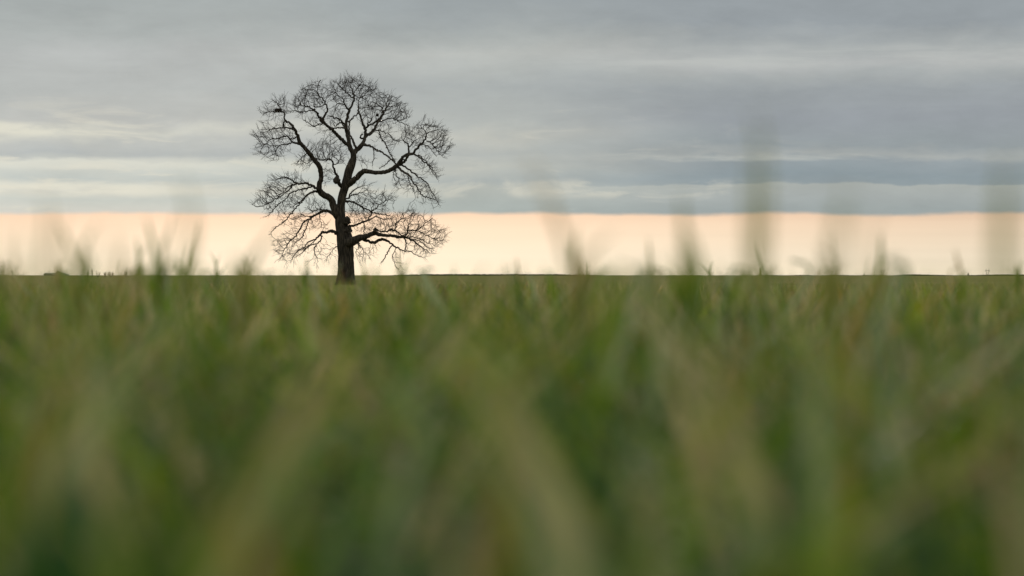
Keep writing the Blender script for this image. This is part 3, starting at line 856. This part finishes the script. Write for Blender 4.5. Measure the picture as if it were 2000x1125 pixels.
def scatter(x, y, per, hmean, hsd, hmax, wmean, pweights, lean=(0.1, 0.5), droop=(0.0, 0.25), same=1, mul=(0.72, 1.06)):
    n0 = len(x)
    n = n0 * per
    bx = np.repeat(x, per) + rng.normal(0, 0.012, n); by = np.repeat(y, per) + rng.normal(0, 0.012, n)
    h = np.clip(np.repeat(rng.normal(hmean, hsd, n0), per) * rng.uniform(*mul, n), hmean * 0.35, hmax)
    # plants lean together, each leaf a little its own way
    az = np.repeat(rng.uniform(0, 2 * np.pi, n0), per) + rng.normal(0, 0.9, n)
    ln = rng.uniform(*lean, n); dr = rng.uniform(*droop, n)
    w = wmean * rng.uniform(0.6, 1.35, n); face = rng.uniform(0, np.pi, n)
    ci = np.repeat(np.repeat(rng.choice(len(PAL), n0 // same, p=pweights), same), per)
    own = rng.random(n) < 0.3
    ci[own] = rng.choice(len(PAL), own.sum(), p=pweights)
    tint = PAL[ci] * np.repeat(np.repeat(rng.uniform(0.4, 1.6, n0 // same), same), per)[:, None] * rng.uniform(0.85, 1.15, (n, 1))
    return blade_arrays(np.stack([bx, by, np.full(n, -0.01)], -1), h, az, ln, dr, w, face, tint)

def rect(n, x0, x1, y0, y1):
    return rng.uniform(x0, x1, n), rng.uniform(y0, y1, n)
def wedge(n, half, r0, r1):
    r = np.sqrt(rng.uniform(r0 * r0, r1 * r1, n)); a = rng.uniform(-half, half, n)
    return r * np.sin(a), r * np.cos(a)

PW = np.array([.20, .13, .11, .13, .18, .05, .13, .07]); PW /= PW.sum()
parts = []
ROW_AZ = -0.063                      # the drill rows run towards the foot of the oak
def rows(n, half, y0, y1, spacing, sd, k):
    """plants in drill rows, k per clump; returns x, y and the side of the nearest row gap each leans to"""
    yy = np.sqrt(rng.uniform(y0 * y0, y1 * y1, n)) if half < 1 else rng.uniform(y0, y1, n)
    xx = rng.uniform(-1, 1, n) * (half * yy if half < 1 else half)
    off = xx - yy * math.tan(ROW_AZ) - GAP
    r = np.floor(off / spacing)
    off = (r + 0.5) * spacing + rng.normal(0, sd, n)
    xx = off + yy * math.tan(ROW_AZ) + GAP
    xx = np.repeat(xx, k) + rng.normal(0, 0.022, n * k); yy = np.repeat(yy, k) + rng.normal(0, 0.03, n * k)
    return xx, yy
GAP = 0.06
PWN = np.array([.25, .26, .06, .10, .045, .025, .12, .17]); PWN /= PWN.sum()  # nearest rows greener, with extra dark greens standing in for shade low down
PWF = np.array([.15, .07, .13, .18, .27, .06, .12, .02]); PWF /= PWF.sum()
x, y = rows(300, 2.2, 1.75, 3.4, 0.24, 0.035, 3)
parts.append(scatter(x, y, 5, 0.598, 0.034, 0.662, 0.023, PWN, (0.2, 1.2), (0.0, 0.4), 3, (0.80, 1.05)))
x, y = rows(500, 0.42, 3.2, 6.5, 0.24, 0.04, 3)
parts.append(scatter(x, y, 5, 0.600, 0.026, 0.656, 0.025, PWN * .4 + PW * .6, (0.15, 1.0), (0.0, 0.3), 3, (0.82, 1.05)))
x, y = rows(1050, 0.32, 6.5, 13.0, 0.24, 0.05, 3)
parts.append(scatter(x, y, 4, 0.600, 0.030, 0.690, 0.023, PW, (0.1, 0.6), (0.0, 0.25), 3, (0.88, 1.04)))
x, y = wedge(10500, 0.27, 13.0, 40.0)
parts.append(scatter(x, y, 4, 0.580, 0.026, 0.680, 0.016, PWF, mul=(0.88, 1.04)))
x, y = wedge(3000, 0.25, 34.0, 120.0)
parts.append(scatter(x, y, 3, 0.12, 0.05, 0.25, 0.03, PW))
# the nearest leaves: broad, arching, well inside the blur
def near_leaf(d, p0, p1, width, tint, bow=0.0):
    a, b = at(*p0, d), at(*p1, d * random.uniform(0.97, 1.06))
    slope = (b.x - a.x) / max(b.z - a.z, 0.05)
    g0 = Vector((a.x - max(-1.1, min(1.1, slope)) * 0.75 * a.z, a.y + random.uniform(-.03, .03), 0.0))
    seg = 14; V = []
    c = (a + b) * 0.5 + Vector((bow * (b - a).length, 0, abs(bow) * (b - a).length))
    ctl = [g0, a, c, b]
    rs = catmull([tuple(q_) for q_ in ctl], (b - g0).length / seg)
    n = len(rs); ang = random.uniform(-0.35, 0.35)
    for i, p in enumerate(rs):
        t = i / (n - 1)
        tg = Vector(rs[min(i + 1, n - 1)]) - Vector(rs[max(i - 1, 0)])
        sd_ = tg.cross(Vector((math.sin(ang), math.cos(ang), 0)))
        sd_ = sd_.normalized() if sd_.length > 1e-6 else Vector((1, 0, 0))
        w = width * 0.5 * min(1, 0.45 + 1.5 * t) * max(1 - t ** 3.2, 0.03)
        V += [tuple(Vector(p) - sd_ * w), tuple(Vector(p) + sd_ * w)]
    V = np.array(V)
    Q = np.array([(2 * i, 2 * i + 1, 2 * i + 3, 2 * i + 2) for i in range(n - 1)])
    T = np.zeros((0, 3), int)
    parts.append((V, Q, T, np.repeat(np.array([tint]), len(V), 0)))
STRAW, PALE, GREY = (0.36, 0.305, 0.165), (0.25, 0.275, 0.10), (0.25, 0.295, 0.165)
DEEP, LIME, RUST = (0.013, 0.052, 0.006), (0.115, 0.190, 0.004), (0.220, 0.140, 0.035)
for d, p0, p1, w, c, bow in [
    (1.5, (205, 1120), (262, 660), .018, (0.17, 0.20, 0.05), .05), (1.6, (240, 1100), (210, 720), .018, LIME, 0),
    (2.0, (185, 800), (395, 545), .018, GREY, -.05), (2.1, (230, 760), (372, 585), .018, PALE, -.03),
    (2.3, (170, 760), (148, 548), .018, STRAW, 0), (1.9, (90, 900), (128, 690), .022, RUST, .05), (1.8, (60, 860), (100, 640), .02, PALE, 0),
    (1.8, (640, 700), (752, 850), .018, STRAW, .12), (1.7, (560, 880), (735, 830), .017, PALE, -.22), (1.5, (520, 1060), (690, 800), .018, GREY, -.06),
    (2.0, (1075, 960), (742, 572), .015, STRAW, .05), (2.2, (1040, 860), (820, 600), .020, PALE, .10), (1.8, (1010, 850), (880, 690), .018, STRAW, .03), (1.9, (980, 960), (1010, 700), .016, RUST, .03), (2.1, (830, 800), (905, 600), .014, GREY, -.05), (1.9, (700, 880), (640, 690), .014, (0.10, 0.16, 0.02), -.08),
    (1.3, (1120, 1110), (900, 800), .022, GREY, .06), (1.35, (1080, 1120), (930, 860), .020, PALE, .05),
    (2.2, (1400, 800), (1205, 548), .020, STRAW, .05), (2.0, (1420, 860), (1300, 590), .020, PALE, .04), (2.3, (1330, 760), (1250, 556), .018, STRAW, 0),
    (2.1, (1590, 760), (1575, 590), .018, GREY, 0), (2.4, (1745, 800), (1722, 590), .017, GREY, .04), (2.4, (1815, 760), (1800, 640), .015, STRAW, 0),
    (1.6, (1985, 1000), (1945, 690), .02, STRAW, 0), (2.6, (1672, 720), (1668, 556), .014, RUST, 0), (1.35, (470, 1020), (425, 920), .02, RUST, 0),
    (1.4, (900, 1080), (876, 960), .016, STRAW, .1), (1.5, (1270, 1120), (1330, 880), .02, PALE, 0),
    (1.5, (1190, 960), (1098, 545), .022, DEEP, -.03), (1.55, (1160, 900), (1118, 580), .02, DEEP, -.02), (1.4, (300, 1120), (470, 770), .024, DEEP, .05), (1.45, (340, 1100), (430, 820), .022, DEEP, 0),
    (1.2, (95, 1120), (60, 880), .032, DEEP, 0), (1.25, (170, 1120), (120, 920), .032, DEEP, 0), (1.2, (20, 1120), (10, 900), .032, DEEP, 0), (1.3, (130, 1125), (150, 960), .03, DEEP, 0), (1.25, (60, 1125), (95, 960), .03, DEEP, 0),
    (1.3, (640, 1125), (690, 960), .030, DEEP, .05), (1.25, (760, 1125), (720, 980), .030, DEEP, 0), (1.3, (830, 1125), (790, 1000), .028, DEEP, 0), (1.3, (1760, 1125), (1800, 980), .030, DEEP, 0), (1.25, (1930, 1125), (1900, 1000), .030, DEEP, 0),  # wide DEEP leaves added low down, near-black in place of shaded row gaps
    (1.3, (1500, 1125), (1520, 940), .028, (0.045, 0.095, 0.006), 0), (1.3, (1220, 1125), (1200, 990), .028, (0.045, 0.095, 0.006), 0), (1.3, (360, 1125), (330, 960), .028, (0.05, 0.095, 0.006), 0),
    (1.5, (430, 1100), (650, 860), .022, LIME, -.1), (1.6, (560, 980), (660, 850), .020, LIME, -.05), (2.0, (955, 760), (930, 600), .018, LIME, 0),
    (1.9, (1525, 800), (1490, 620), .022, DEEP, .03), (1.4, (1860, 1120), (1840, 950), .028, DEEP, 0), (1.6, (1630, 900), (1640, 640), .02, LIME, 0),
    (1.3, (1640, 1120), (1600, 950), .024, LIME, 0), (1.3, (1400, 1120), (1370, 950), .024, DEEP, 0), (2.4, (1830, 640), (1838, 560), .016, LIME, 0)]:
    near_leaf(d, p0, p1, w, c, bow)

# loose leaf tips that just reach over the horizon, thicker on the left
for _ in range(150):
    px = random.choice((random.uniform(-20, 560), random.uniform(-20, 2020), random.uniform(1040, 1760)))
    d = random.uniform(3.6, 13.0); up_ = random.uniform(4, 150 / d + 10); sl = random.gauss(0, 0.5)
    near_leaf(d, (px, HORY + 260 / d), (px + sl * (up_ + 260 / d), HORY - up_), random.uniform(.009, .015), random.choice((LIME, PALE, GREY, STRAW, (0.09, 0.15, 0.02), (0.06, 0.11, 0.01))), random.gauss(0, .06))
# pale leaves half hiding the foot of the oak
for d, p0, p1, w, c in [(9, (716, 610), (686, 538), .022, (0.17, 0.19, 0.07)), (8, (645, 610), (666, 549), .018, (0.15, 0.18, 0.06)), (10, (680, 600), (671, 551), .020, (0.09, 0.15, 0.02)), (9, (690, 600), (699, 545), .020, (0.15, 0.16, 0.06)), (11, (655, 590), (659, 548), .02, LIME)]:
    near_leaf(d, p0, p1, w, c, 0.04)

g = mesh_from_arrays('tall_grass', parts, M_grass)
tag(g, 'out of focus green and straw coloured grass filling the lower half of the photo', 'grass', kind='stuff')

# taller shoots that rise above the horizon, one thing each
SHOOT_MATS = {
    'green': grass_material('shoot_green', col=(0.095, 0.165, 0.012)),
    'olive': grass_material('shoot_olive', col=(0.185, 0.195, 0.05)),
    'dry': grass_material('shoot_dry', col=(0.36, 0.28, 0.14)),
}
def blade_mesh(root, base, tip, width, mat, bend=0.0):
    """one arched leaf from base to tip, relative to its root"""
    seg = 9; v, f = [], []
    base = Vector(base); tip = Vector(tip)
    up = Vector((base.x * 0.75 + tip.x * 0.25, base.y * .75 + tip.y * .25, base.z * 0.35 + tip.z * 0.65 + bend)) + Vector((random.gauss(0, 0.10), random.gauss(0, 0.06), 0)) * (tip - base).length
    ang = random.uniform(-0.5, 0.5)
    for i in range(seg + 1):
        t = i / seg
        p = base * (1 - t) ** 2 + up * 2 * t * (1 - t) + tip * t * t
        w = width * 0.62 * min(1, .6 + 2 * t) * max(1 - t ** 2.4, 0.02)
        s = Vector((math.cos(ang), math.sin(ang), 0)) * w
        v += [p - s, p + Vector((0, -w * .35, 0)), p + s]
    for i in range(seg):
        for c in (0, 1):
            f.append((3 * i + c, 3 * i + c + 1, 3 * i + c + 4, 3 * i + c + 3))
    mesh_obj('leaf', [tuple(q_) for q_ in v], f, SHOOT_MATS[mat], root)

def shoot(d, bx, leaves, label):
    """bx: photo column of the foot; leaves: (tip x, tip y, width m, material)"""
    b = at(bx, HORY, d); root = empty('grass_shoot', (b.x, d, 0.0))
    tag(root, label, 'grass shoot', 'grass shoots rising above the horizon')
    k = d / F
    node = H - 0.012 - 0.02 * random.random()
    ls = []
    for (tx, ty, w, m) in leaves:
        ls.append((tx, ty, w * ((0.64 if d == 2.6 else 0.48) if d < 3.3 else 0.85), m))
    tops = [l[1] for l in leaves]; span = HORY - min(tops)
    for _ in range(0 if d < 3.3 else 3):   # younger leaves fanning out low around the stem
        ls.append((bx + random.gauss(0, 0.22) * span, HORY - span * random.uniform(0.12, 0.45), random.uniform(.008, .012), random.choice(('green', 'olive', 'olive'))))
    for i, (tx, ty, w, m) in enumerate(ls):
        p = at(tx, ty, d) - root.location
        p.y += random.uniform(-0.05, 0.05)
        zb = node - 0.10 * random.random() * (i > 0)
        blade_mesh(root, (random.gauss(0, .003), random.gauss(0, .003), zb), p, w, m)
    for _ in range(2):                    # drooping lower leaves
        a = random.uniform(0, 6.283); zb = random.uniform(.25, .42)
        blade_mesh(root, (0, 0, zb), Vector((math.cos(a) * .12, math.sin(a) * .12, zb + .08)), .013, 'green', 0.09)
    m = MB()
    m.tube([Vector((0, 0, -.02)), Vector((.002, 0, node * .5)), Vector((0, 0, node + 0.01))], [.0024, .002, .0016], 6); m.build('stem', SHOOT_MATS['green'], root)

exec_list = [
 (3.2, 30, [(10, 455, .012, 'dry'), (48, 430, .011, 'olive')], 'very wide pale blur of leaves in the bottom left corner of the bright strip'),
 (2.9, 232, [(210, 440, .011, 'dry'), (262, 452, .011, 'dry')], 'pale wide pair of leaves before the bare shrubs'),
 (3.0, 78, [(70, 372, .012, 'olive'), (118, 392, .011, 'dry')], 'faint wide pair of blurred blades at the far left above the posts'),
 (6.5, 158, [(118, 432, .011, 'olive'), (195, 432, .011, 'olive'), (150, 470, .011, 'green')], 'blurred V of leaves standing over the left horizon by the farm building'),
 (12.0, 274, [(270, 462, .012, 'green'), (292, 470, .011, 'olive')], 'narrow dark upright leaves left of the densest green clump'),
 (3.9, 345, [(343, 330, .011, 'olive')], 'tall faint upright blade above the left green clump'),
 (9.0, 312, [(286, 420, .012, 'green'), (318, 455, .014, 'green'), (345, 408, .011, 'olive'), (300, 470, .012, 'green'), (352, 500, .012, 'green')], 'densest dark green clump of leaves on the left horizon'),
 (10.0, 366, [(394, 425, .011, 'olive'), (378, 470, .012, 'green'), (388, 500, .009, 'green')], 'right leaning dark leaf just right of the left clump'),
 (22.0, 420, [(408, 490, .012, 'green'), (432, 492, .010, 'olive'), (446, 515, .010, 'green')], 'small sharp fan of leaf tips between left clump and oak'),
 (5.6, 470, [(556, 432, .011, 'olive'), (520, 470, .009, 'dry')], 'long blurred leaf leaning right toward the lower left oak branches'),
 (14.0, 482, [(476, 500, .013, 'green'), (498, 497, .013, 'green'), (510, 520, .012, 'green')], 'compact bright green tuft left of the oak trunk'),
 (20.0, 594, [(600, 500, .013, 'olive'), (582, 515, .011, 'green')], 'small leaf pair under the lower left oak branches'),
 (18.0, 785, [(778, 488, .013, 'olive'), (806, 500, .011, 'olive'), (790, 512, .012, 'green')], 'leaf pair under the right oak limb near the trunk'),
 (17.0, 716, [(706, 508, .011, 'olive'), (728, 512, .010, 'dry')], 'short faint leaves right beside the oak trunk'),
 (16.0, 1015, [(1008, 500, .011, 'dry'), (985, 515, .010, 'olive')], 'short pale leaf alone in the bright strip right of the oak'),
 (7.5, 1132, [(1112, 470, .015, 'green'), (1128, 440, .013, 'olive'), (1150, 505, .012, 'green')], 'dark upright heart of the central clump on the horizon'),
 (3.2, 1120, [(1020, 330, .010, 'dry'), (1005, 262, .009, 'dry')], 'faint blade leaning far left over the central clump'),
 (5.0, 1140, [(1205, 448, .012, 'dry')], 'tan blade leaning right out of the central clump'),
 (26.0, 1146, [(1147, 506, .011, 'green'), (1160, 522, .010, 'green')], 'sharpest thin leaf tip inside the central clump'),
 (11.0, 1270, [(1264, 462, .011, 'olive'), (1256, 505, .010, 'green'), (1290, 515, .010, 'olive')], 'narrow olive leaf between the central clump and the dark column'),
 (5.0, 1342, [(1334, 372, .012, 'olive'), (1345, 450, .014, 'green'), (1338, 490, .013, 'green')], 'dark green blurred column right of the central clump'),
 (30.0, 1388, [(1394, 508, .012, 'green'), (1360, 510, .012, 'green')], 'pair of short sharp leaf tips right of the dark column'),
 (2.6, 1466, [(1462, 205, .012, 'olive'), (1472, 290, .012, 'olive')], 'tallest blurred blade rising into the grey cloud right of centre'),
 (13.0, 1498, [(1482, 470, .011, 'green'), (1520, 508, .010, 'olive')], 'curved narrow leaf at the foot of the tallest blurred blade'),
 (55.0, 1483.5, [(1483.5, 522, .045, 'olive')], 'tiny sharp spike on the horizon left of the curved leaf'),
 (2.4, 1610, [(1672, 345, .013, 'olive'), (1640, 372, .012, 'olive')], 'wide faint blade with a rounded top leaning right before dark cloud'),
 (7.0, 1632, [(1585, 470, .010, 'dry'), (1622, 450, .011, 'olive'), (1600, 500, .010, 'olive')], 'loose tan leaves below the wide faint leaning blade'),
 (9.5, 1716, [(1722, 452, .012, 'green'), (1708, 500, .012, 'green')], 'dark leaf standing just left of the first pylon'),
 (4.0, 1712, [(1728, 396, .010, 'dry')], 'faint tan upright blade rising over the first pylon'),
 (12.0, 1882, [(1866, 484, .011, 'dry')], 'short tan leaf leaning left between the two pylons'),
 (2.3, 1968, [(1962, 280, .013, 'olive'), (1990, 330, .012, 'olive')], 'wide faint blurred blade at the right edge against dark cloud'),
 (16.0, 1990, [(1984, 515, .012, 'olive'), (1998, 505, .012, 'green')], 'short leaves at the far right edge of the horizon'),
 (14.0, 8, [(14, 508, .011, 'olive'), (-6, 500, .012, 'dry')], 'leaf pair at the far left edge before the tall post'),
 (14.0, 118, [(126, 500, .011, 'olive'), (112, 512, .010, 'dry')], 'leaf pair in front of the low farm building'),
 (12.0, 238, [(238, 505, .011, 'green'), (246, 515, .011, 'olive')], 'dark upright leaf pair before the last bare shrub'),
]
for d_, b_, l_, t_ in exec_list: shoot(d_ * (1.0 if d_ < 3.3 or d_ > 50 else 0.74), b_, l_, t_)

# ------------------------------------------------------------------ camera and render settings
cam = bpy.data.cameras.new('camera'); cam.lens = LENS; cam.sensor_width = SENSOR
cam.shift_y = -(562.5 - HORY) / W0
cam.clip_start = 0.05; cam.clip_end = 60000
cam.dof.use_dof = True; cam.dof.focus_distance = D_TREE; cam.dof.aperture_fstop = 2.7
co = bpy.data.objects.new('camera', cam); COL.objects.link(co)
co.location = (0, 0, H); co.rotation_euler = (R(90), 0, 0)
scene.camera = co
scene.render.engine = 'CYCLES'
scene.cycles.use_denoising = True
scene.cycles.max_bounces = 6; scene.cycles.transparent_max_bounces = 4
scene.view_settings.view_transform = 'Standard'; scene.view_settings.look = 'None'
scene.view_settings.exposure = 0.0; scene.view_settings.gamma = 1.0
